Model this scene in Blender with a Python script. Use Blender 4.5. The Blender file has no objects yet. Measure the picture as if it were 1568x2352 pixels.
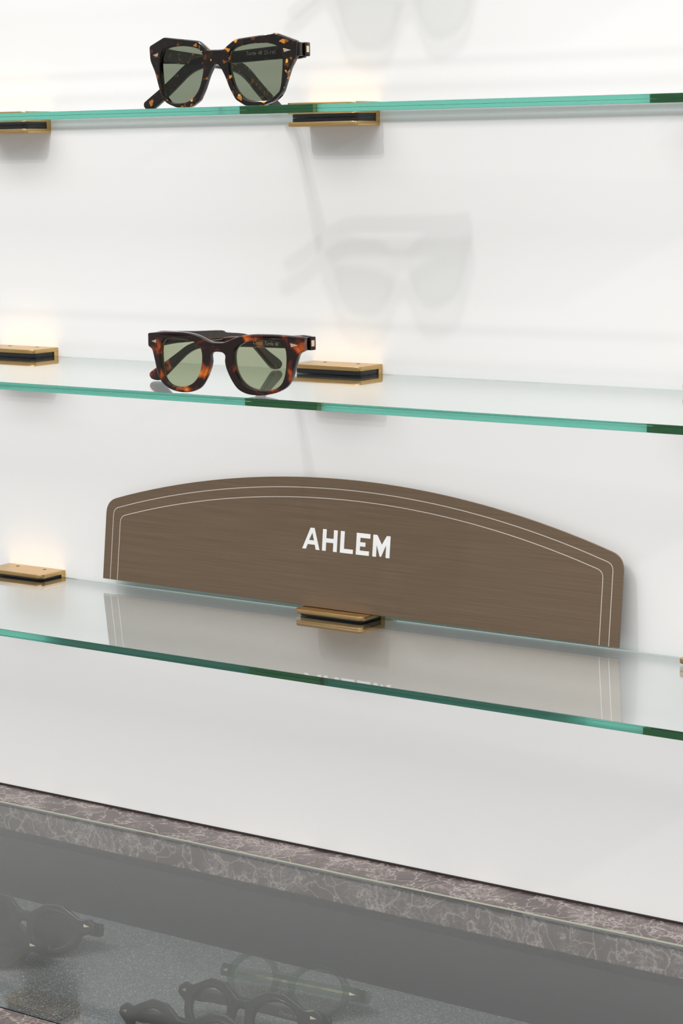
import bpy, bmesh, math, random
from mathutils import Vector, Matrix
from mathutils.geometry import tessellate_polygon

random.seed(4)
SC = bpy.context.scene
C = SC.collection
MM = 0.4                                    # one millimetre in scene units (one unit = 2.5 mm, stated in the unit settings)
EYE = 1500 * MM                             # eye height; lengths below are millimetres
SC.unit_settings.system = 'METRIC'
SC.unit_settings.scale_length = 0.0025

# ------------------------------------------------------------------ camera, light, exposure
cam = bpy.data.cameras.new('camera')
cam.sensor_fit = 'VERTICAL'
cam.sensor_height = 36
cam.lens = 79.19
cam.clip_start = 8
cam.clip_end = 16000
cam_o = bpy.data.objects.new('camera', cam)
C.objects.link(cam_o)
SC.camera = cam_o


def aim(o, loc, yaw, pitch, roll):
    y, p, r = (math.radians(a) for a in (yaw, pitch, roll))
    right = Vector((math.cos(y), math.sin(y), 0))
    fwd0 = Vector((-math.sin(y), math.cos(y), 0))
    up = Vector((0, 0, 1))
    fwd = fwd0 * math.cos(p) - up * math.sin(p)
    u = up * math.cos(p) + fwd0 * math.sin(p)
    cx = right * math.cos(r) - u * math.sin(r)
    cy = right * math.sin(r) + u * math.cos(r)
    m = Matrix((cx, cy, -fwd)).transposed().to_4x4()
    m.translation = loc
    o.matrix_world = m


aim(cam_o, Vector((875.2 * MM, -1270.6 * MM, EYE)), 35.65, 8.94, 0.74)

world = bpy.data.worlds.new('shop_interior_light')
SC.world = world
world.use_nodes = True
world.node_tree.nodes['Background'].inputs['Color'].default_value = (1.0, 0.992, 0.985, 1)
world.node_tree.nodes['Background'].inputs['Strength'].default_value = 0.55


def lamp(name, loc, target, size, power, col):
    l = bpy.data.lights.new(name, 'AREA')
    if isinstance(size, tuple):
        l.shape = 'RECTANGLE'
        l.size, l.size_y = size[0] * MM, size[1] * MM
    else:
        l.shape = 'DISK'
        l.size = size * MM
    l.energy = power * (MM / 0.001) ** 2
    l.color = col
    l.cycles.is_caustics_light = True
    o = bpy.data.objects.new(name, l)
    C.objects.link(o)
    loc = Vector(loc) * MM
    target = Vector(target) * MM
    o.location = loc
    o.rotation_euler = (Vector(target) - Vector(loc)).to_track_quat('-Z', 'Y').to_euler()
    return o


lamp('ceiling_spot', (-154, -1100, 2298), (0, 0, 1450), 26, 2.0, (1, 0.985, 0.965))
lamp('ceiling_spot', (-122, -900, 2234), (0, 0, 1450), 26, 1.65, (1, 0.985, 0.965))
lamp('ceiling_spot', (2300, -1600, 2550), (100, 0, 1400), 50, 5.0, (1, 0.99, 0.98))
lamp('luminous_ceiling', (0, -2500, 3200), (0, -2500.1, 0), (4600, 3000), 130.0, (1, 0.99, 0.98))

SC.view_settings.view_transform = 'Standard'
SC.view_settings.look = 'None'
SC.view_settings.gamma = 1
SC.view_settings.use_curve_mapping = False
SC.view_settings.exposure = -0.12
cy = SC.cycles
cy.max_bounces = 40
cy.diffuse_bounces = 5
cy.glossy_bounces = 24
cy.transmission_bounces = 40
cy.transparent_max_bounces = 40
cy.volume_bounces = 0
cy.caustics_reflective = True
cy.caustics_refractive = True
cy.blur_glossy = 0.3
cy.sample_clamp_indirect = 4.0
cy.use_denoising = True


# ------------------------------------------------------------------ materials
def material(name):
    m = bpy.data.materials.new(name)
    m.use_nodes = True
    nt = m.node_tree
    nt.nodes.clear()
    out = nt.nodes.new('ShaderNodeOutputMaterial')
    return m, nt, out


def N(nt, kind, **kw):
    n = nt.nodes.new(kind)
    for k, v in kw.items():
        if k.startswith('i_'):
            n.inputs[k[2:].replace('_', ' ')].default_value = v
        else:
            setattr(n, k, v)
    return n


def principled(name, col, rough=0.5, metal=0.0, coat=0.0, spec=0.5):
    m, nt, out = material(name)
    b = N(nt, 'ShaderNodeBsdfPrincipled')
    b.inputs['Base Color'].default_value = (*col, 1)
    b.inputs['Roughness'].default_value = rough
    b.inputs['Metallic'].default_value = metal
    b.inputs['Coat Weight'].default_value = coat
    b.inputs['Coat Roughness'].default_value = 0.04
    b.inputs['Specular IOR Level'].default_value = spec
    nt.links.new(b.outputs[0], out.inputs[0])
    return m, nt, b


def ramp(nt, fac, stops):
    r = N(nt, 'ShaderNodeValToRGB')
    e = r.color_ramp.elements
    while len(e) < len(stops):
        e.new(0.5)
    for k, (pos, col) in enumerate(stops):
        e[k].position = pos
        e[k].color = (*col, 1) if len(col) == 3 else col
    nt.links.new(fac, r.inputs[0])
    return r


def coords(nt, scale=(1, 1, 1)):
    t = N(nt, 'ShaderNodeTexCoord')
    mp = N(nt, 'ShaderNodeMapping')
    mp.inputs['Scale'].default_value = [q * 0.001 / MM for q in scale]     # texture space in metres
    nt.links.new(t.outputs['Object'], mp.inputs[0])
    return mp.outputs[0]


def mat_wall():
    m, nt, b = principled('white_wall_paint', (0.86, 0.855, 0.85), 0.45, spec=0.25)
    return m


def mat_shelf_glass(name, dens, col, ior=1.52):
    m, nt, out = material(name)
    g = N(nt, 'ShaderNodeBsdfGlass')
    g.inputs['IOR'].default_value = ior
    g.inputs['Roughness'].default_value = 0.0
    nt.links.new(g.outputs[0], out.inputs['Surface'])
    v = N(nt, 'ShaderNodeVolumeAbsorption')
    v.inputs['Color'].default_value = (*col, 1)
    v.inputs['Density'].default_value = dens * 0.001 / MM    # per metre
    nt.links.new(v.outputs[0], out.inputs['Volume'])
    return m


def mat_coated_glass(name, dens, col, share):
    """display glass with an anti-reflective coating: only a share of the bare-glass reflection is left"""
    m, nt, out = material(name)
    rf = N(nt, 'ShaderNodeBsdfRefraction')
    rf.inputs['IOR'].default_value = 1.5
    rf.inputs['Roughness'].default_value = 0.0
    gl = N(nt, 'ShaderNodeBsdfGlossy')
    gl.inputs['Roughness'].default_value = 0.0
    fr = N(nt, 'ShaderNodeFresnel')
    fr.inputs['IOR'].default_value = 1.5
    mu = N(nt, 'ShaderNodeMath', operation='MULTIPLY')
    mu.inputs[1].default_value = share
    nt.links.new(fr.outputs[0], mu.inputs[0])
    mx = N(nt, 'ShaderNodeMixShader')
    nt.links.new(mu.outputs[0], mx.inputs[0])
    nt.links.new(rf.outputs[0], mx.inputs[1])
    nt.links.new(gl.outputs[0], mx.inputs[2])
    nt.links.new(mx.outputs[0], out.inputs['Surface'])
    v = N(nt, 'ShaderNodeVolumeAbsorption')
    v.inputs['Color'].default_value = (*col, 1)
    v.inputs['Density'].default_value = dens * 0.001 / MM
    nt.links.new(v.outputs[0], out.inputs['Volume'])
    return m


def mat_brass():
    m, nt, b = principled('brushed_brass', (0.66, 0.44, 0.19), 0.30, 1.0)
    co = coords(nt, (60, 900, 900))
    n = N(nt, 'ShaderNodeTexNoise')
    n.inputs['Scale'].default_value = 1.0
    n.inputs['Detail'].default_value = 3
    nt.links.new(co, n.inputs['Vector'])
    r = ramp(nt, n.outputs['Fac'], [(0.35, (0.56, 0.36, 0.145)), (0.65, (0.67, 0.45, 0.20))])
    nt.links.new(r.outputs[0], b.inputs['Base Color'])
    return m


def mat_sign():
    m, nt, b = principled('brushed_bronze_metal', (0.3, 0.24, 0.19), 0.42, 0.75)
    co = coords(nt, (14, 60, 1100))
    n = N(nt, 'ShaderNodeTexNoise')
    n.inputs['Scale'].default_value = 1.0
    n.inputs['Detail'].default_value = 4
    nt.links.new(co, n.inputs['Vector'])
    r = ramp(nt, n.outputs['Fac'], [(0.3, (0.198, 0.138, 0.092)), (0.7, (0.240, 0.172, 0.117))])
    nt.links.new(r.outputs[0], b.inputs['Base Color'])
    return m


def mat_marble():
    m, nt, b = principled('grey_brown_marble', (0.2, 0.17, 0.16), 0.22)
    co = coords(nt)
    warp = N(nt, 'ShaderNodeTexNoise')
    warp.inputs['Scale'].default_value = 26
    warp.inputs['Detail'].default_value = 5
    nt.links.new(co, warp.inputs['Vector'])
    mix = N(nt, 'ShaderNodeMixRGB', blend_type='LINEAR_LIGHT')
    mix.inputs[0].default_value = 0.05
    nt.links.new(co, mix.inputs[1])
    nt.links.new(warp.outputs['Color'], mix.inputs[2])
    v1 = N(nt, 'ShaderNodeTexVoronoi', feature='DISTANCE_TO_EDGE')
    v1.inputs['Scale'].default_value = 44
    v2 = N(nt, 'ShaderNodeTexVoronoi', feature='DISTANCE_TO_EDGE')
    v2.inputs['Scale'].default_value = 125
    nt.links.new(mix.outputs[0], v1.inputs['Vector'])
    nt.links.new(mix.outputs[0], v2.inputs['Vector'])
    r1 = ramp(nt, v1.outputs['Distance'], [(0.0, (0.7, 0.7, 0.7)), (0.02, (0.2, 0.2, 0.2)), (0.08, (0, 0, 0))])
    r2 = ramp(nt, v2.outputs['Distance'], [(0.0, (0.8, 0.8, 0.8)), (0.04, (0.2, 0.2, 0.2)), (0.16, (0, 0, 0))])
    big = N(nt, 'ShaderNodeTexNoise')
    big.inputs['Scale'].default_value = 30
    big.inputs['Detail'].default_value = 6
    nt.links.new(co, big.inputs['Vector'])
    base = ramp(nt, big.outputs['Fac'], [(0.3, (0.068, 0.046, 0.043)), (0.52, (0.098, 0.069, 0.064)), (0.75, (0.17, 0.130, 0.122))])
    gate = ramp(nt, big.outputs['Fac'], [(0.44, (0, 0, 0)), (0.62, (0.9, 0.9, 0.9))])
    s = N(nt, 'ShaderNodeMixRGB', blend_type='SCREEN')
    s.inputs[0].default_value = 1
    nt.links.new(r1.outputs[0], s.inputs[1])
    g2 = N(nt, 'ShaderNodeMixRGB', blend_type='MULTIPLY')
    g2.inputs[0].default_value = 1
    nt.links.new(r2.outputs[0], g2.inputs[1])
    nt.links.new(gate.outputs[0], g2.inputs[2])
    nt.links.new(g2.outputs[0], s.inputs[2])
    f = N(nt, 'ShaderNodeMixRGB')
    nt.links.new(s.outputs[0], f.inputs[0])
    nt.links.new(base.outputs[0], f.inputs[1])
    f.inputs[2].default_value = (0.56, 0.48, 0.45, 1)
    nt.links.new(f.outputs[0], b.inputs['Base Color'])
    return m


def mat_glitter():
    m, nt, b = principled('glitter_grey_liner', (0.08, 0.085, 0.09), 0.75)
    co = coords(nt)
    v = N(nt, 'ShaderNodeTexVoronoi')
    v.inputs['Scale'].default_value = 1500
    nt.links.new(co, v.inputs['Vector'])
    sep = N(nt, 'ShaderNodeSeparateColor')
    nt.links.new(v.outputs['Color'], sep.inputs[0])
    r = ramp(nt, sep.outputs[0], [(0.0, (0.055, 0.060, 0.062)), (0.75, (0.104, 0.111, 0.115)), (0.93, (0.17, 0.18, 0.185)), (0.99, (0.36, 0.38, 0.40))])
    nt.links.new(r.outputs[0], b.inputs['Base Color'])
    return m


def mat_acetate(name, stops, scale, kind, seed, rough=0.08):
    m, nt, b = principled(name, (0.02, 0.012, 0.01), rough, spec=0.4)
    co = coords(nt)
    mp = N(nt, 'ShaderNodeMapping')
    mp.inputs['Location'].default_value = (seed, seed * 0.37, seed * 0.71)
    nt.links.new(co, mp.inputs[0])
    if kind == 'flecks':
        w = N(nt, 'ShaderNodeTexNoise')
        w.inputs['Scale'].default_value = 260
        nt.links.new(mp.outputs[0], w.inputs['Vector'])
        mx = N(nt, 'ShaderNodeMixRGB', blend_type='LINEAR_LIGHT')
        mx.inputs[0].default_value = 0.0016
        nt.links.new(mp.outputs[0], mx.inputs[1])
        nt.links.new(w.outputs['Color'], mx.inputs[2])
        v = N(nt, 'ShaderNodeTexVoronoi')
        v.inputs['Scale'].default_value = scale
        nt.links.new(mx.outputs[0], v.inputs['Vector'])
        sep = N(nt, 'ShaderNodeSeparateColor')
        nt.links.new(v.outputs['Color'], sep.inputs[0])
        fac = sep.outputs[0]
    else:
        n = N(nt, 'ShaderNodeTexNoise')
        n.inputs['Scale'].default_value = scale
        n.inputs['Detail'].default_value = 2.0
        n.inputs['Distortion'].default_value = 0.4
        nt.links.new(mp.outputs[0], n.inputs['Vector'])
        fac = n.outputs['Fac']
    r = ramp(nt, fac, stops)
    nt.links.new(r.outputs[0], b.inputs['Base Color'])
    return m


def mat_thin(name, tint, ior=1.5, rough=0.0):
    """see-through plastic sheet: coloured pass-through plus a Fresnel reflection at each face"""
    m, nt, out = material(name)
    t = N(nt, 'ShaderNodeBsdfTransparent')
    t.inputs[0].default_value = (*tint, 1)
    g = N(nt, 'ShaderNodeBsdfGlossy')
    g.inputs['Roughness'].default_value = rough
    lw = N(nt, 'ShaderNodeLayerWeight')
    lw.inputs['Blend'].default_value = 0.12
    mx = N(nt, 'ShaderNodeMixShader')
    r = ramp(nt, lw.outputs['Facing'], [(0.0, (0.035,) * 3), (0.55, (0.06,) * 3), (0.85, (0.25,) * 3), (1.0, (0.9,) * 3)])
    nt.links.new(r.outputs[0], mx.inputs[0])
    nt.links.new(t.outputs[0], mx.inputs[1])
    nt.links.new(g.outputs[0], mx.inputs[2])
    nt.links.new(mx.outputs[0], out.inputs[0])
    return m


M = {
    'wall': mat_wall(),
    'glass': mat_shelf_glass('green_tinted_shelf_glass', 10.0, (0.10, 0.74, 0.62)),
    'lid': mat_coated_glass('clear_case_glass', 6.0, (0.25, 0.72, 0.55), 0.82),
    'brass': mat_brass(),
    'rubber': principled('black_rubber', (0.008, 0.008, 0.011), 0.35)[0],
    'hole': principled('dark_socket', (0.06, 0.04, 0.02), 0.5, 0.6)[0],
    'sign': mat_sign(),
    'print': principled('white_print', (0.90, 0.90, 0.90), 0.55)[0],
    'engraved': principled('pale_engraved_line', (0.62, 0.56, 0.50), 0.5, 0.3)[0],
    'marble': mat_marble(),
    'gap_shade': principled('dark_gap_shade', (0.02, 0.014, 0.014), 0.6)[0],  # near-black colour paints the shade in the gap between wall and marble
    'panel': principled('charcoal_drawer_panel', (0.024, 0.026, 0.026), 0.6, spec=0.2)[0],
    'glitter': mat_glitter(),
    'lit_edge': principled('olive_lit_glass_edge', (0.34, 0.35, 0.26), 0.4)[0],  # olive colour paints the light passing through the pane's ground back edge
    'floor': principled('grey_shop_floor', (0.30, 0.29, 0.28), 0.5)[0],
    'gold': principled('pale_gold_metal', (0.85, 0.70, 0.50), 0.18, 1.0)[0],
    'flecked': mat_acetate('dark_flecked_acetate', [(0.0, (0.006, 0.004, 0.004)), (0.80, (0.010, 0.006, 0.005)), (0.91, (0.03, 0.010, 0.004)), (0.94, (0.22, 0.07, 0.01)), (0.975, (0.60, 0.25, 0.03)), (1.0, (0.75, 0.42, 0.10))], 430, 'flecks', 3.1),
    'blotched': mat_acetate('brown_tortoise_acetate', [(0.0, (0.006, 0.003, 0.003)), (0.52, (0.012, 0.004, 0.003)), (0.585, (0.07, 0.011, 0.004)), (0.67, (0.40, 0.075, 0.008)), (0.76, (0.85, 0.31, 0.02))], 85, 'blotch', 1.3),
    'black': principled('black_acetate', (0.008, 0.007, 0.007), 0.16, spec=0.25)[0],
    'clear': mat_thin('clear_green_acetate', (0.66, 0.74, 0.67)),
    'clear_temple': mat_thin('clear_pale_acetate', (0.82, 0.87, 0.82)),
    'smoke': mat_thin('translucent_brown_acetate', (0.62, 0.54, 0.46)),
    'green_lens': mat_thin('green_sun_lens', (0.48, 0.515, 0.44)),
    'pale_green_lens': mat_thin('pale_green_sun_lens', (0.66, 0.69, 0.57)),
    'clear_lens': mat_thin('clear_lens', (0.97, 0.98, 0.97)),
    'dark_lens': mat_thin('dark_sun_lens', (0.18, 0.17, 0.16)),
    'brown_lens': mat_thin('brown_sun_lens', (0.40, 0.36, 0.32)),
    'lettering': principled('pale_lettering', (0.40, 0.40, 0.38), 0.5)[0],
}


# ------------------------------------------------------------------ geometry helpers
def P(x, Z, y):
    """x along the wall, Z out of the wall, y above eye level, all mm -> world"""
    return Vector((x * MM, -Z * MM, EYE + y * MM))


def link(name, verts, faces, m, parent=None, smooth=35, caster=False):
    """one mesh object; verts in metres (world, or the parent's frame)"""
    me = bpy.data.meshes.new(name)
    bm = bmesh.new()
    vs = [bm.verts.new(v) for v in verts]
    for f in faces:
        if len(set(f)) > 2:
            try:
                bm.faces.new([vs[i] for i in f])
            except ValueError:
                pass
    bmesh.ops.recalc_face_normals(bm, faces=bm.faces)
    bm.to_mesh(me)
    bm.free()
    if smooth:
        me.shade_smooth()
        if smooth < 180:
            me.set_sharp_from_angle(angle=math.radians(smooth))
    me.materials.append(m)
    o = bpy.data.objects.new(name, me)
    C.objects.link(o)
    if parent is not None:
        o.parent = parent
    if caster:
        o.cycles.is_caustics_caster = True
    else:
        o.cycles.is_caustics_receiver = True
    return o


def empty(name, loc, rz=0.0):
    o = bpy.data.objects.new(name, None)
    o.empty_display_size = 0.02
    C.objects.link(o)
    o.location = loc
    o.rotation_euler = (0, 0, rz)
    return o


def tag(o, label, cat, group=None):
    o['label'] = label
    o['category'] = cat
    if group:
        o['group'] = group
    return o


def structure(o):
    o['kind'] = 'structure'
    return o


def box(x0, x1, Z0, Z1, y0, y1):
    v = [P(x, Z, y) for x in (x0, x1) for Z in (Z0, Z1) for y in (y0, y1)]
    f = [(0, 1, 3, 2), (4, 6, 7, 5), (0, 4, 5, 1), (2, 3, 7, 6), (0, 2, 6, 4), (1, 5, 7, 3)]
    return v, f


def join(*parts):
    V, F = [], []
    for v, f in parts:
        k = len(V)
        V += list(v)
        F += [tuple(i + k for i in q) for q in f]
    return V, F


def area2(L):
    return sum(a[0] * b[1] - b[0] * a[1] for a, b in zip(L, L[1:] + L[:1]))


def inset(L, d):
    """move a CCW loop inwards by d (mitred)"""
    n = len(L)
    out = []
    for i in range(n):
        p0, p1, p2 = Vector(L[i - 1]), Vector(L[i]), Vector(L[(i + 1) % n])
        a, b = (p1 - p0), (p2 - p1)
        if a.length < 1e-9 or b.length < 1e-9:
            out.append(tuple(p1))
            continue
        a.normalize()
        b.normalize()
        na, nb = Vector((-a.y, a.x)), Vector((-b.y, b.x))
        m = na + nb
        if m.length < 1e-6:
            m = na
        m.normalize()
        k = max(0.5, m.dot(na))
        out.append(tuple(p1 + m * (d / k)))
    return out


def slab(outer, holes, t, bev, fn=None):
    """flat plate with holes, thickness t along the third axis, rounded arrises.  fn maps (a,b,w) -> Vector"""
    loops = [list(outer)] + [list(h) for h in holes]
    for i, L in enumerate(loops):
        if (area2(L) > 0) != (i == 0):
            L.reverse()
    k = 0.30
    rings = [(2 * bev, 0), (bev, 0), (k * bev, k * bev), (0, bev), (0, t - bev), (k * bev, t - k * bev), (bev, t), (2 * bev, t)]
    V, F, start = [], [], []
    for L in loops:
        st = []
        for ins, w in rings:
            st.append(len(V))
            for a, b in inset(L, ins):
                V.append((a, b, w))
        start.append(st)
        n = len(L)
        for r in range(len(rings) - 1):
            for i in range(n):
                j = (i + 1) % n
                F.append((st[r] + i, st[r] + j, st[r + 1] + j, st[r + 1] + i))
    for r in (0, len(rings) - 1):
        polys, idx = [], []
        for L, st in zip(loops, start):
            polys.append([Vector((V[st[r] + i][0], V[st[r] + i][1], 0)) for i in range(len(L))])
            idx += [st[r] + i for i in range(len(L))]
        for tri in tessellate_polygon(polys):
            F.append(tuple(idx[i] for i in tri))
    if fn is None:
        fn = lambda a, b, w: Vector((a, b, w))
    return [fn(*v) for v in V], F


def pane(x0, x1, z0, z1, y_top, t, ch=0.22):
    """flat sheet of glass with softened arrises; support loops keep its faces optically flat"""
    r, s = 0.5, 0.8
    pts = []
    for (cx, cz, a0) in ((x1 - r, z0 + r, -90), (x1 - r, z1 - r, 0), (x0 + r, z1 - r, 90), (x0 + r, z0 + r, 180)):
        ang = [math.radians(a0 + q * 22.5) for q in range(5)]
        c = [(cx + r * math.cos(a), cz + r * math.sin(a)) for a in ang]
        ti, to = (-math.sin(ang[0]), math.cos(ang[0])), (-math.sin(ang[-1]), math.cos(ang[-1]))
        pts += [(c[0][0] - s * ti[0], c[0][1] - s * ti[1])] + c + [(c[-1][0] + s * to[0], c[-1][1] + s * to[1])]
    e = 0.12
    rings = [(ch + e, 0), (ch, 0), (ch * .3, ch * .3), (0, ch), (0, ch + e), (0, t - ch - e), (0, t - ch), (ch * .3, t - ch * .3), (ch, t), (ch + e, t)]
    n = len(pts)
    V, F = [], []
    for ins, w in rings:
        V += [P(a, b, y_top - w) for a, b in inset(pts, ins)]
    for k in range(len(rings) - 1):
        F += [(k * n + i, k * n + (i + 1) % n, (k + 1) * n + (i + 1) % n, (k + 1) * n + i) for i in range(n)]
    F += [tuple(range(n)), tuple(range((len(rings) - 1) * n, len(rings) * n))]
    return V, F


def round_poly(pts, r, seg=5):
    """round the corners of a closed polygon; r is one radius or one per point"""
    n = len(pts)
    out = []
    for i in range(n):
        ri = r[i] if isinstance(r, (list, tuple)) else r
        p0, p1, p2 = Vector(pts[i - 1]), Vector(pts[i]), Vector(pts[(i + 1) % n])
        a, b = p0 - p1, p2 - p1
        d = min(ri, a.length * 0.48, b.length * 0.48)
        if d < 1e-4:
            out.append(tuple(p1))
            continue
        A, B = p1 + a.normalized() * d, p1 + b.normalized() * d
        for k in range(seg + 1):
            t = k / seg
            out.append(tuple(A * (1 - t) ** 2 + p1 * 2 * t * (1 - t) + B * t * t))
    return out


def smooth_loop(pts, sub=4):
    n = len(pts)
    out = []
    for i in range(n):
        p = [Vector(pts[(i + k) % n]) for k in (-1, 0, 1, 2)]
        for s in range(sub):
            t = s / sub
            out.append(tuple(0.5 * ((2 * p[1]) + (p[2] - p[0]) * t + (2 * p[0] - 5 * p[1] + 4 * p[2] - p[3]) * t * t
                                    + (3 * p[1] - p[0] - 3 * p[2] + p[3]) * t ** 3)))
    return out


def mirror(half):
    """half outline from the middle top round to the middle bottom (u >= 0) -> whole loop"""
    return list(half) + [(-u, v) for u, v in reversed(half) if u > 1e-6]


# ------------------------------------------------------------------ heights (mm from eye level)
TOP_ROW = 186.0                             # the shelf above the frame: only its shadow shows
ROWS = (37.1, -140.2, -312.8)               # top of the brackets in each row
GAPS = (5.3, 6.2, 4.4, 5.3)                  # bracket top to glass top in each row
GT = 5.0                                    # glass thickness
DEPTH = 173.8
LEDGE = -496.1

# ------------------------------------------------------------------ setting
o = structure(link('wall_back', *box(-1500, 1500, -60, 0, LEDGE + 1.4, 1300), M['wall'], smooth=0))
o = structure(link('trim_1', *box(-1500, 1500, -10, 1.2, LEDGE - 0.5, LEDGE + 1.3), M['gap_shade'], smooth=0))  # dark strip in place of the shaded gap above the ledge
o = structure(link('floor', *box(-3000, 3000, -60, 3500, -1560, -1500), M['floor'], smooth=0))

# ------------------------------------------------------------------ marble counter with a glazed display well
counter = tag(empty('display_counter', P(0, 200, -1500)),
              'grey-brown veined marble counter with a recessed display well under the shelves', 'counter')
inv = Matrix.Translation(-counter.location)


def into(parent, vf):
    m = Matrix.Translation(-parent.location)
    return [m @ v for v in vf[0]], vf[1]


def strip(profile, x0, x1):
    n = len(profile)
    v = [P(x0, Z, y) for Z, y in profile] + [P(x1, Z, y) for Z, y in profile]
    f = [tuple(range(n)), tuple(range(n, 2 * n))]
    f += [(i, (i + 1) % n, n + (i + 1) % n, n + i) for i in range(n)]
    return v, f


XL, XR, GB, GF = -640, 560, 34.5, 353.0
L = LEDGE
back_p = [(0, L), (GB - .6, L), (GB, L - .6), (GB, L - 6.4), (GB + 3, L - 6.4), (GB + 3, L - 25.6), (GB + 2.4, L - 26.2), (0, L - 26.2)]
front_p = [(GF + .8, L), (GF + .2, L - .6), (GF + .2, L - 6.4), (GF - 4, L - 6.4), (GF - 4, L - 26.2), (438, L - 26.2), (440, L - 24), (440, L - 2), (438, L)]
link('marble_top', *into(counter, join(strip(back_p, XL - 60, XR + 60), strip(front_p, XL - 60, XR + 60),
                                       box(XL - 60, XL, GB, GF, L - 26.2, L), box(XR, XR + 60, GB, GF, L - 26.2, L))),
     M['marble'], counter, smooth=0)
link('back_panel', *into(counter, join(box(XL - 60, XR + 60, 0, 30.5, L - 100, L - 35), box(XL - 60, XR + 60, 0, 20, L - 35, L - 26.3))),
     M['panel'], counter, smooth=0)
link('lit_edge_strip', *into(counter, box(XL, XR, GB + .05, GB + 3.1, L - 6.3, L - .1)), M['lit_edge'], counter, smooth=0)  # added strip imitating the pane's lit back edge
FLOOR = L - 83.2
link('display_liner', *into(counter, box(XL, XR, 30.6, 380, FLOOR - 8, FLOOR)), M['glitter'], counter, smooth=0)
link('front_panel', *into(counter, box(XL - 60, XR + 60, 381, 425, -1500, L - 26.3)), M['panel'], counter, smooth=0)
link('side_panel', *into(counter, box(XL - 60, XL - .1, 31, 380, L - 100, L - 26.3)), M['panel'], counter, smooth=0)
link('side_panel', *into(counter, box(XR + .1, XR + 60, 31, 380, L - 100, L - 26.3)), M['panel'], counter, smooth=0)
link('glass_pane', *into(counter, pane(XL + 1, XR - 1, GB + 3.3, GF, L + .1, 6.2, 0.3)), M['lid'], counter, smooth=180, caster=True)

# ------------------------------------------------------------------ brass shelf brackets
BW, BZ, BH = 59.0, 27.5, 16.0


def plate_outline(x0, x1, z1, r):
    return round_poly([(x0, 0.0), (x1, 0.0), (x1, z1), (x0, z1)], [0, 0, r, r], 6)


def make_bracket(loc, G):
    root = empty('shelf_bracket', loc)      # at the wall, right-hand top corner
    k = MM

    def put(y_top):
        return lambda a, b, w: Vector((a * k, -b * k, (y_top - w) * k))
    pt = 3.1                                # plate thickness
    top = slab(plate_outline(-BW, 0, BZ, 5.0), [], pt, 0.35, put(0))
    bot = slab(plate_outline(-BW, 0, BZ, 5.0), [], pt, 0.35, put(-BH + pt))
    spine = slab([(-BW, 0), (0, 0), (0, 4.6), (-BW, 4.6)], [], BH - 2 * pt + 0.6, 0.05, put(-pt + 0.3))
    link('clamp_body', *join(top, bot, spine), M['brass'], root)
    pad_u = slab(plate_outline(-BW + 3.5, -0.9, BZ - 0.8, 4.4), [], G - pt - 0.08, 0.2, put(-pt - 0.02))
    pad_l = slab(plate_outline(-BW + 3.5, -0.9, BZ - 0.8, 4.4), [], BH - pt - G - GT - 0.08, 0.2, put(-G - GT - 0.06))
    link('rubber_pad', *pad_u, M['rubber'], root)
    link('rubber_pad', *pad_l, M['rubber'], root)
    for x in (-BW * .26, -BW * .74):
        ring = [(x + 1.5 * math.cos(a * math.pi / 8), 7.0 + 1.5 * math.sin(a * math.pi / 8)) for a in range(16)]
        link('set_screw', *slab(ring, [], 0.3, 0.05, put(0.12)), M['hole'], root)
    return root


def copy_tree(o, parent=None):
    c = o.copy()
    C.objects.link(c)
    c.parent = parent
    for ch in list(o.children):
        copy_tree(ch, c)
    return c


row_word = ('top', 'middle', 'bottom')
brackets = None
BR_LABEL = {
    (0, 0): 'brass shelf bracket at the left end of the top glass shelf',
    (0, 1): 'brass shelf bracket under the top glass shelf beside the angular sunglasses',
    (0, 2): 'brass shelf bracket at the right end of the top glass shelf',
    (1, 0): 'brass shelf bracket at the left end of the middle glass shelf',
    (1, 1): 'brass shelf bracket on the middle glass shelf beside the rounded sunglasses',
    (1, 2): 'brass shelf bracket at the right end of the middle glass shelf',
    (2, 0): 'brass shelf bracket on the bottom glass shelf left of the bronze sign',
    (2, 1): 'brass shelf bracket on the bottom glass shelf under the middle of the sign',
    (2, 2): 'brass shelf bracket on the bottom glass shelf right of the bronze sign',
}
for r, h in enumerate(ROWS):
    for c, x in enumerate((-300.0, 0.0, 300.0)):
        b = make_bracket(P(x, 0, h), GAPS[r]) if c == 0 else copy_tree(brackets)
        brackets = b
        b.location = P(x, 0, h)
        tag(b, BR_LABEL[r, c], 'bracket', 'brass clamps holding the glass shelves')

# ------------------------------------------------------------------ glass shelves
SH_LABEL = ('topmost green-edged glass shelf carrying the dark angular sunglasses',
            'middle green-edged glass shelf carrying the brown rounded sunglasses',
            'lowest green-edged glass shelf under the bronze name sign',
            'glass shelf just above the top edge of the photo, seen only by its shadow')
for r, h in enumerate(ROWS + (TOP_ROW,)):
    t = h - GAPS[r]
    tag(link('glass_shelf', *pane(-560, 374, 4.9, DEPTH, t, GT), M['glass'], smooth=180, caster=True), SH_LABEL[r], 'shelf', 'glass wall shelves')

# ------------------------------------------------------------------ bronze name sign leaning on the bottom bracket
sx, sy = -26.3, ROWS[2] + 0.35
sign = tag(empty('name_sign', P(sx, 16, sy)), 'arched brushed bronze sign with white lettering on the bottom shelf', 'sign')
tilt = math.atan2(10, 92)
roll = math.radians(0.30)
sign.matrix_world = Matrix.Translation(P(sx, 17.0, sy)) @ Matrix.Rotation(-tilt, 4, 'X') @ Matrix.Rotation(roll, 4, 'Y')


def sf(off):
    """sign face: a to the right, b up, w into the sign (mm)"""
    return lambda a, b, w: Vector((a * MM, (w + off) * MM, b * MM))


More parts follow.
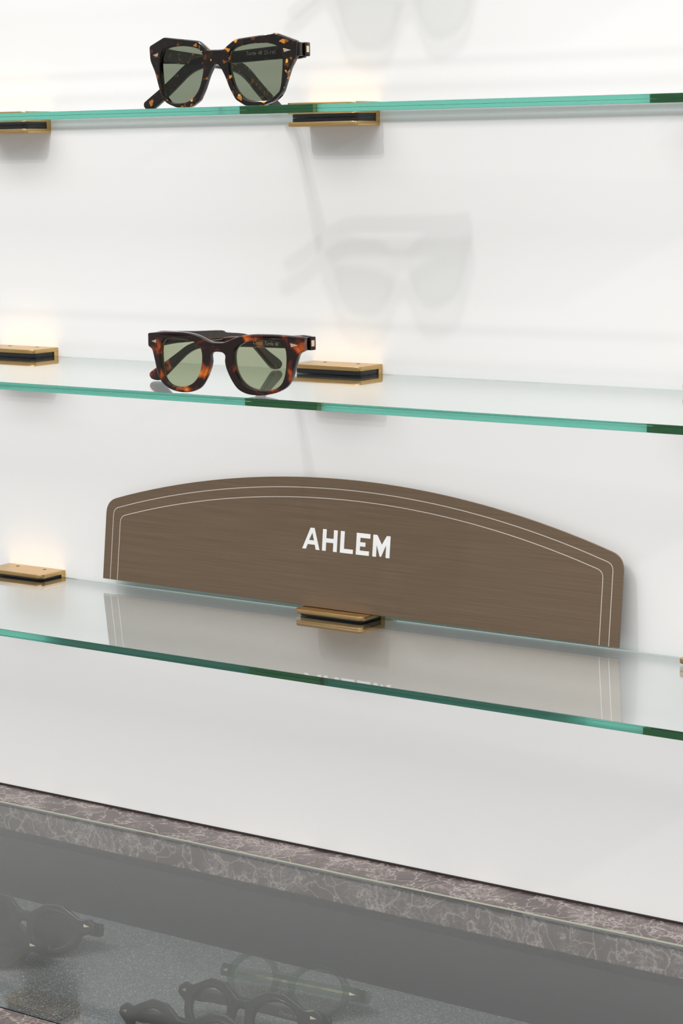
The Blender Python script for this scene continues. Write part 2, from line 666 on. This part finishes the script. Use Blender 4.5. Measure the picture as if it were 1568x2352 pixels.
def arch(halfw, top, R, bottom, rad):
    """arched outline, from bottom right round to bottom left"""
    pts = [(halfw + .3, bottom)]
    n = 40
    cyc = top - R
    for i in range(n + 1):
        a = halfw - 2 * halfw * i / n
        pts.append((a, cyc + math.sqrt(R * R - a * a)))
    pts.append((-halfw - .3, bottom))
    rr = [0] + [rad] + [0] * (n - 1) + [rad] + [0]
    # drop the points swallowed by the rounded corners
    keep = [(p, q) for k, (p, q) in enumerate(zip(pts, rr)) if not (k in (2, n) and rad > 4)]
    return round_poly([p for p, q in keep], [q for p, q in keep], 8)


link('plate', *slab(arch(219.7, 91.6, 753, 0.0, 9.5), [], 1.5, 0.12, sf(0)), M['sign'], sign)


def border(inset_mm):
    outer = arch(219.7 - inset_mm, 91.6 - inset_mm, 753 - inset_mm, 0.25, 5.0)
    inner = arch(219.7 - inset_mm - .55, 91.6 - inset_mm - .55, 753 - inset_mm - .55, 0.25, 4.5)
    # band between the two open arches
    n = len(outer)
    V = [sf(-0.05)(a, b, 0) for a, b in outer] + [sf(-0.05)(a, b, 0) for a, b in inner]
    V += [sf(0.02)(a, b, 0) for a, b in outer] + [sf(0.02)(a, b, 0) for a, b in inner]
    F = []
    for i in range(n - 1):
        F += [(i, i + 1, n + i + 1, n + i), (i, 2 * n + i, 2 * n + i + 1, i + 1), (n + i, n + i + 1, 3 * n + i + 1, 3 * n + i)]
    return V, F


link('border_line', *border(7.0), M['engraved'], sign, smooth=0)
link('border_line', *border(14.0), M['engraved'], sign, smooth=0)

letters = {
    'A': ([(-35.5, 42.2), (-29.1, 57.4), (-25.6, 57.4), (-20.4, 42.2), (-23.7, 42.2), (-24.7, 45.6), (-30.9, 45.6), (-32.2, 42.2)],
          [[(-27.3, 54.0), (-29.8, 48.6), (-25.6, 48.6)]]),
    'H': ([(-18.3, 57.4), (-15.0, 57.4), (-15.0, 51.2), (-8.8, 51.2), (-8.8, 57.4), (-5.5, 57.4), (-5.5, 42.2), (-8.8, 42.2), (-8.8, 48.2), (-15.0, 48.2), (-15.0, 42.2), (-18.3, 42.2)], []),
    'L': ([(-2.9, 57.4), (0.5, 57.4), (0.5, 45.2), (8.2, 45.2), (8.2, 42.2), (-2.9, 42.2)], []),
    'E': ([(10.7, 57.4), (22.3, 57.4), (22.3, 54.2), (14.0, 54.2), (14.0, 51.1), (18.5, 51.1), (18.5, 48.2), (14.0, 48.2), (14.0, 45.3), (21.8, 45.3), (21.8, 42.2), (10.7, 42.2)], []),
    'M': ([(24.7, 57.4), (28.1, 57.4), (32.2, 51.0), (36.0, 57.4), (39.1, 57.4), (39.1, 42.2), (35.8, 42.2), (35.8, 51.0), (32.1, 42.6), (30.9, 42.6), (27.9, 50.4), (27.9, 42.2), (24.7, 42.2)], []),
}
for ch, (outer, holes) in letters.items():
    dy = -1.9
    o = link('letter', *slab([(a, b + dy) for a, b in outer], [[(a, b + dy) for a, b in h] for h in holes], 0.16, 0.02, sf(-0.12)), M['print'], sign, smooth=0)
    o['label'] = 'white printed letter ' + ch

# ------------------------------------------------------------------ eyewear
WRAP = 0.0028


def eyewear(name, origin, yaw, outline, hole, mats, temple, thick=5.0, hinge_u=53.5, hinge_v=32.5, tip_w=None,
            text=None, rivet=(50.0, 31.5), bev=0.7, lens_r=0.6, open_left=True, fold_deg=18.0, fold_scale=1.0, lean=0.0, core=False):
    """Local frame: u to the right along the front, v up from the rim bottoms, w backwards (towards the wall).
    The left temple is open straight back, the right one folded behind the front, as displayed."""
    root = empty(name, origin, math.radians(yaw))
    root.rotation_euler[0] = -math.radians(lean)
    k = MM

    def bend(u):
        return WRAP * (u * u - 576)

    def front(a, b, w):
        return Vector((a * k, (w + bend(a)) * k, b * k))
    holes = [hole, [(-u, v) for u, v in hole]]
    body = slab(outline, holes, thick, bev, front)
    # end pieces that wrap backwards to the hinges
    hv0, hv1 = hinge_v - 4.2, hinge_v + 4.2
    ends = []
    for s in (1, -1):
        e = slab(round_poly([(hinge_u - 4, hv0), (hinge_u + 2.2, hv0), (hinge_u + 2.2, hv1), (hinge_u - 4, hv1)], 0.8, 3), [], 6.5, 0.5,
                 lambda a, b, w, s=s: Vector((s * a * k, (w + bend(a) + 2.0) * k, b * k)))
        ends.append(e)
    link('frame_front', *join(body, *ends), mats[0], root)
    for s in (1, -1):
        lens = [(s * u, v) for u, v in hole]
        big = lens if area2(lens) > 0 else lens[::-1]
        big = inset(big, -lens_r)
        link('lens', *slab(big, [], 1.6, 0.2, lambda a, b, w: front(a, b, w + thick * .42)), mats[1], root)
        if rivet:
            ru, rv = rivet
            d = [(s * (ru - 2.2), rv + .9), (s * (ru - 1.7), rv - 1.5), (s * (ru + 2.6), rv - .3)]
            r = link('rivet', *slab(d, [], 0.35, 0.1, lambda a, b, w: front(a, b, w - 0.22)), M['gold'], root)
    w0 = bend(hinge_u) + 8.8
    # temples
    dl = Vector((0.028, 1.0)).normalized()
    ang = math.radians(fold_deg)
    dr = Vector((-math.cos(ang), math.sin(ang)))
    lr = Vector((math.sin(ang), math.cos(ang)))
    hx, hw = hinge_u + 1.0, w0 + 0.2

    def fold(a, b, w):
        q = Vector((hx, hw)) + dr * a + lr * w
        return Vector((q.x * k, q.y * k, b * k))

    def fold_left(a, b, w):
        q = Vector((-hx, hw + 5.2)) + Vector((-dr.x, dr.y)) * a + Vector((-lr.x, lr.y)) * w
        return Vector((q.x * k, q.y * k, b * k))

    def open_back(a, b, w):
        return Vector(((-hinge_u - 2 + w + dl.x * a) * k, (w0 + dl.y * a) * k, b * k))
    tl = link('temple', *slab(temple, [], 3.8, 0.8, open_back if open_left else fold_left), mats[2], root)
    root_block = slab(round_poly([(-2.2, hv0), (4, hv0), (4, hv1), (-2.2, hv1)], .6, 3), [], 5.0, 0.5, fold)
    tr = link('temple', *join(slab([(a * fold_scale, b) for a, b in temple], [], 3.8, 0.8, fold), root_block), mats[2], root)
    d = [(-1.6, hinge_v - 1.8), (1.0, hinge_v - 1.8), (1.0, hinge_v + 2.0), (-1.6, hinge_v + 2.0)]
    if rivet:
        link('rivet', *slab(d, [], 0.4, 0.1, lambda a, b, w: fold(-2.25 + w * .1 - .25, b, 2.4 + a)), M['gold'], tr)
    if text:
        tx, s0, v0, size = text
        run = 0.0
        words = []
        for word in tx.split():
            fc = bpy.data.curves.new('inscription', 'FONT')
            fc.body = word
            fc.size = size
            fc.shear = 0.2
            tmp = bpy.data.objects.new('inscription_tmp', fc)
            C.objects.link(tmp)
            bpy.context.view_layer.update()
            me = tmp.evaluated_get(bpy.context.evaluated_depsgraph_get()).to_mesh()
            vs = [(v.co.x + run, v.co.y) for v in me.vertices]
            words.append((vs, [tuple(p.vertices) for p in me.polygons]))
            run = max(v[0] for v in vs) + size * 0.35
            bpy.data.objects.remove(tmp)
        for vs, fs in words:
            vs = [fold(s0 + run - a, v0 + b, -0.06) for a, b in vs]
            link('inscription', vs, fs, M['lettering'], tr, smooth=0)
    if core:
        for t_o, f in ((tl, fold_left), (tr, fold)):
            wire = [(4, hinge_v - 0.9), (78, hinge_v - 0.9), (80, hinge_v), (78, hinge_v + 0.9), (4, hinge_v + 0.9), (2, hinge_v)]
            link('core_wire', *slab(wire, [], 0.9, 0.1, lambda a, b, w, f=f: f(a, b, w + 1.4)), M['gold'], t_o)
    return root


temple2 = smooth_loop([(0, 36.7), (20, 36), (45, 34.2), (74, 32.6), (80, 30.8), (100, 28.6), (112, 25.6), (122, 20.2), (135, 13.2), (147, 7.2), (151, 4),
                       (149.5, 1.0), (145, 0.05), (140, 1.0), (130, 8), (121, 14.6), (112, 20.2), (100, 24.0), (80, 26), (45, 27.3), (20, 28), (0, 28.3)], 3)
temple1 = smooth_loop([(0, 37.2), (20, 36.8), (45, 35.6), (70, 34.4), (90, 33.2), (102, 31.2), (112, 26.8), (122, 20.8), (135, 13.4), (147, 7.2), (151.5, 4.5),
                       (151, 1.4), (147, 0.05), (142, 0.8), (130, 7.4), (119, 14), (109, 20.2), (98, 24.2), (80, 26.4), (45, 27.8), (20, 28.4), (0, 28.6)], 3)

half1 = [(0, 34.5), (5.6, 34.5), (7.4, 36.2), (13.2, 40.4), (39.6, 43.5), (52.6, 38.4), (52.0, 29.6), (48.0, 22.2), (43.4, 8.0), (37.5, 2.4), (30.6, 0.0),
         (19.6, 0.0), (13.1, 3.9), (9.2, 10.8), (5.9, 18.8), (3.4, 23.2), (1.6, 25.3), (0, 25.7)]
out1 = round_poly(mirror(half1), 1.6, 4)
hole1 = smooth_loop([(9.2, 29), (10.2, 33), (13.3, 35.6), (20, 37.1), (28.5, 37.7), (36.8, 37.0), (41.3, 34.8), (43.4, 30.2), (43.4, 21.8), (42, 10.3), (39, 5.4),
                     (33.6, 3.0), (24, 3.0), (17.8, 5.4), (12.8, 11), (10.0, 19), (9.2, 24)], 3)
half2 = [(0, 32.7), (4.0, 32.7), (7.6, 33.7), (12.6, 36.0), (18.8, 37.7), (26, 38.4), (41.4, 38.2), (57.3, 36.6), (57.3, 28.2), (53.6, 26.6), (52.4, 22.6), (50.9, 17.7),
         (49.2, 11), (45.7, 5.3), (38.7, 1.5), (30, 0.0), (20.6, 0.5), (13.9, 3.4), (9.2, 10), (6.2, 16.4), (5.2, 21), (5.8, 24.7), (3.8, 26.5), (0, 26.9)]
out2 = round_poly(mirror(half2), [1.2 if abs(u) > 56 else 6.0 for u, v in mirror(half2)], 5)
hole2 = smooth_loop([(11.7, 26.0), (13.6, 29.8), (18.4, 32.8), (27.0, 34.4), (37.6, 34.3), (43.8, 32.0), (46.0, 27.6), (46.0, 19.4), (44.8, 12.0), (42.4, 7.0), (37.6, 4.1),
                     (30, 3.4), (22.6, 4.7), (17.0, 8.2), (13.4, 13.6), (11.8, 19.6)], 3)

e1 = eyewear('sunglasses', P(-8.3, 164.3, ROWS[0] - GAPS[0] + 0.3), 8.49, out1, hole1, (M['flecked'], M['green_lens'], M['flecked']), temple1,
             hinge_u=51.0, hinge_v=33.6, rivet=(46.6, 33.2), fold_deg=11.0, fold_scale=0.88, text=('Turtle 48 25-145', 20, 31.6, 3.4))
tag(e1, 'angular dark tortoiseshell sunglasses with amber flecks on the top glass shelf', 'sunglasses')
e2 = eyewear('sunglasses', P(-9.4, 167.6, ROWS[1] - GAPS[1] + 0.3), 7.44, out2, hole2, (M['blotched'], M['pale_green_lens'], M['blotched']), temple2,
             hinge_u=54.5, hinge_v=32.2, rivet=(51.2, 32.0), fold_deg=18.0, fold_scale=1.04, text=('Classic Turtle 46', 26, 29.3, 3.4))
tag(e2, 'rounded brown and orange tortoiseshell sunglasses on the middle glass shelf', 'sunglasses')

e0 = copy_tree(e1)
e0.location = P(-2.0, 160.0, TOP_ROW - GAPS[3] + 0.3)
tag(e0, 'dark sunglasses on the shelf above the photo, seen only by their shadow', 'sunglasses')

# eyewear lying in the case
half_r = [(0, 25.6), (3, 25.6), (5.5, 26.0)]
for d in range(156, 24, -12):
    half_r.append((26.0 + 21.5 * math.cos(math.radians(d)), 18.2 + 18.2 * math.sin(math.radians(d))))
half_r += [(47.5, 24.2), (54, 24.6), (56, 21.8), (55.4, 16.8), (47.6, 15.4)]
for d in range(-20, -181, -12):
    half_r.append((26.0 + 21.5 * math.cos(math.radians(d)), 18.2 + 18.2 * math.sin(math.radians(d))))
half_r += [(3.6, 19.8), (1.6, 21.4), (0, 21.7)]
out_r = round_poly(mirror(half_r), 0.9, 2)
hole_r = [(26.0 + 17.8 * math.cos(a * math.pi / 24), 18.2 + 14.8 * math.sin(a * math.pi / 24)) for a in range(48)]

half_b = [(0, 27.0), (4, 27.0), (9, 30.5), (17, 35.6), (29, 36.4), (40, 31.4), (45.5, 28.8), (52.0, 30.6), (57.2, 27.0), (57.2, 22.5), (52, 19.5), (48.4, 17.4)]
for d in range(0, -181, -12):
    half_b.append((26.3 + 22.0 * math.cos(math.radians(d)), 17.0 + 17.0 * math.sin(math.radians(d))))
half_b += [(3.6, 20), (1.8, 22.0), (0, 22.4)]
out_b = round_poly(mirror(half_b), 0.9, 2)
hole_b = [(26.3 + 16.0 * math.cos(a * math.pi / 24), 17.4 + 13.0 * math.sin(a * math.pi / 24)) for a in range(48)]


def folded_temple(hv):
    return smooth_loop([(0, hv + 4), (40, hv + 3.9), (85, hv + 3.4), (100, hv + 1.6), (108, hv - 1.8), (107, hv - 4.4), (102, hv - 5.4), (94, hv - 4.6), (80, hv - 3.9), (40, hv - 4), (0, hv - 4)], 3)


case = [
    ('eyeglasses', (-14.5, 112.0), 5.9, out_r, hole_r, ('clear', 'clear_lens', 'clear_temple'), 20.4, (50.5, 20.4), None,
     'clear pale-green round eyeglasses at the right inside the glass-topped display case', 'eyeglasses'),
    ('eyeglasses', (-6.3, 170.0), 3.8, out_b, hole_b, ('black', 'clear_lens', 'black'), 24.8, (51.5, 25.2), ('Champs Black 44', 10, 22.6, 3.4),
     'black round eyeglasses in the display case, directly in front of the clear pair', 'eyeglasses'),
    ('eyeglasses', (-14.5, 220.6), 4.2, out_b, hole_b, ('black', 'clear_lens', 'black'), 24.8, (51.5, 25.2), None,
     'black round eyeglasses in the display case at the bottom edge of the photo', 'eyeglasses'),
    ('sunglasses', (-248.5, 120.5), 6.0, out_b, hole_b, ('black', 'dark_lens', 'black'), 24.8, (51.5, 25.2), None,
     'black sunglasses with dark lenses furthest back in the display case at left', 'sunglasses'),
    ('sunglasses', (-261.0, 161.0), 6.0, out_r, hole_r, ('smoke', 'brown_lens', 'smoke'), 20.4, (50.5, 20.4), None,
     'translucent brown round sunglasses at the far left of the display case', 'sunglasses'),
]
for nm, (x, Z), yaw, ol, hl, ms, hv, rv, tx, lab, cat in case:
    e = eyewear(nm, P(x, Z, FLOOR + 2.85), yaw, ol, hl, tuple(M[q] for q in ms), folded_temple(hv), thick=4.6, hinge_u=53.5, hinge_v=hv, rivet=rv, text=tx,
                open_left=False, fold_deg=2.0, lean=25.0, core=ms[0] != 'black')
    tag(e, lab, cat)
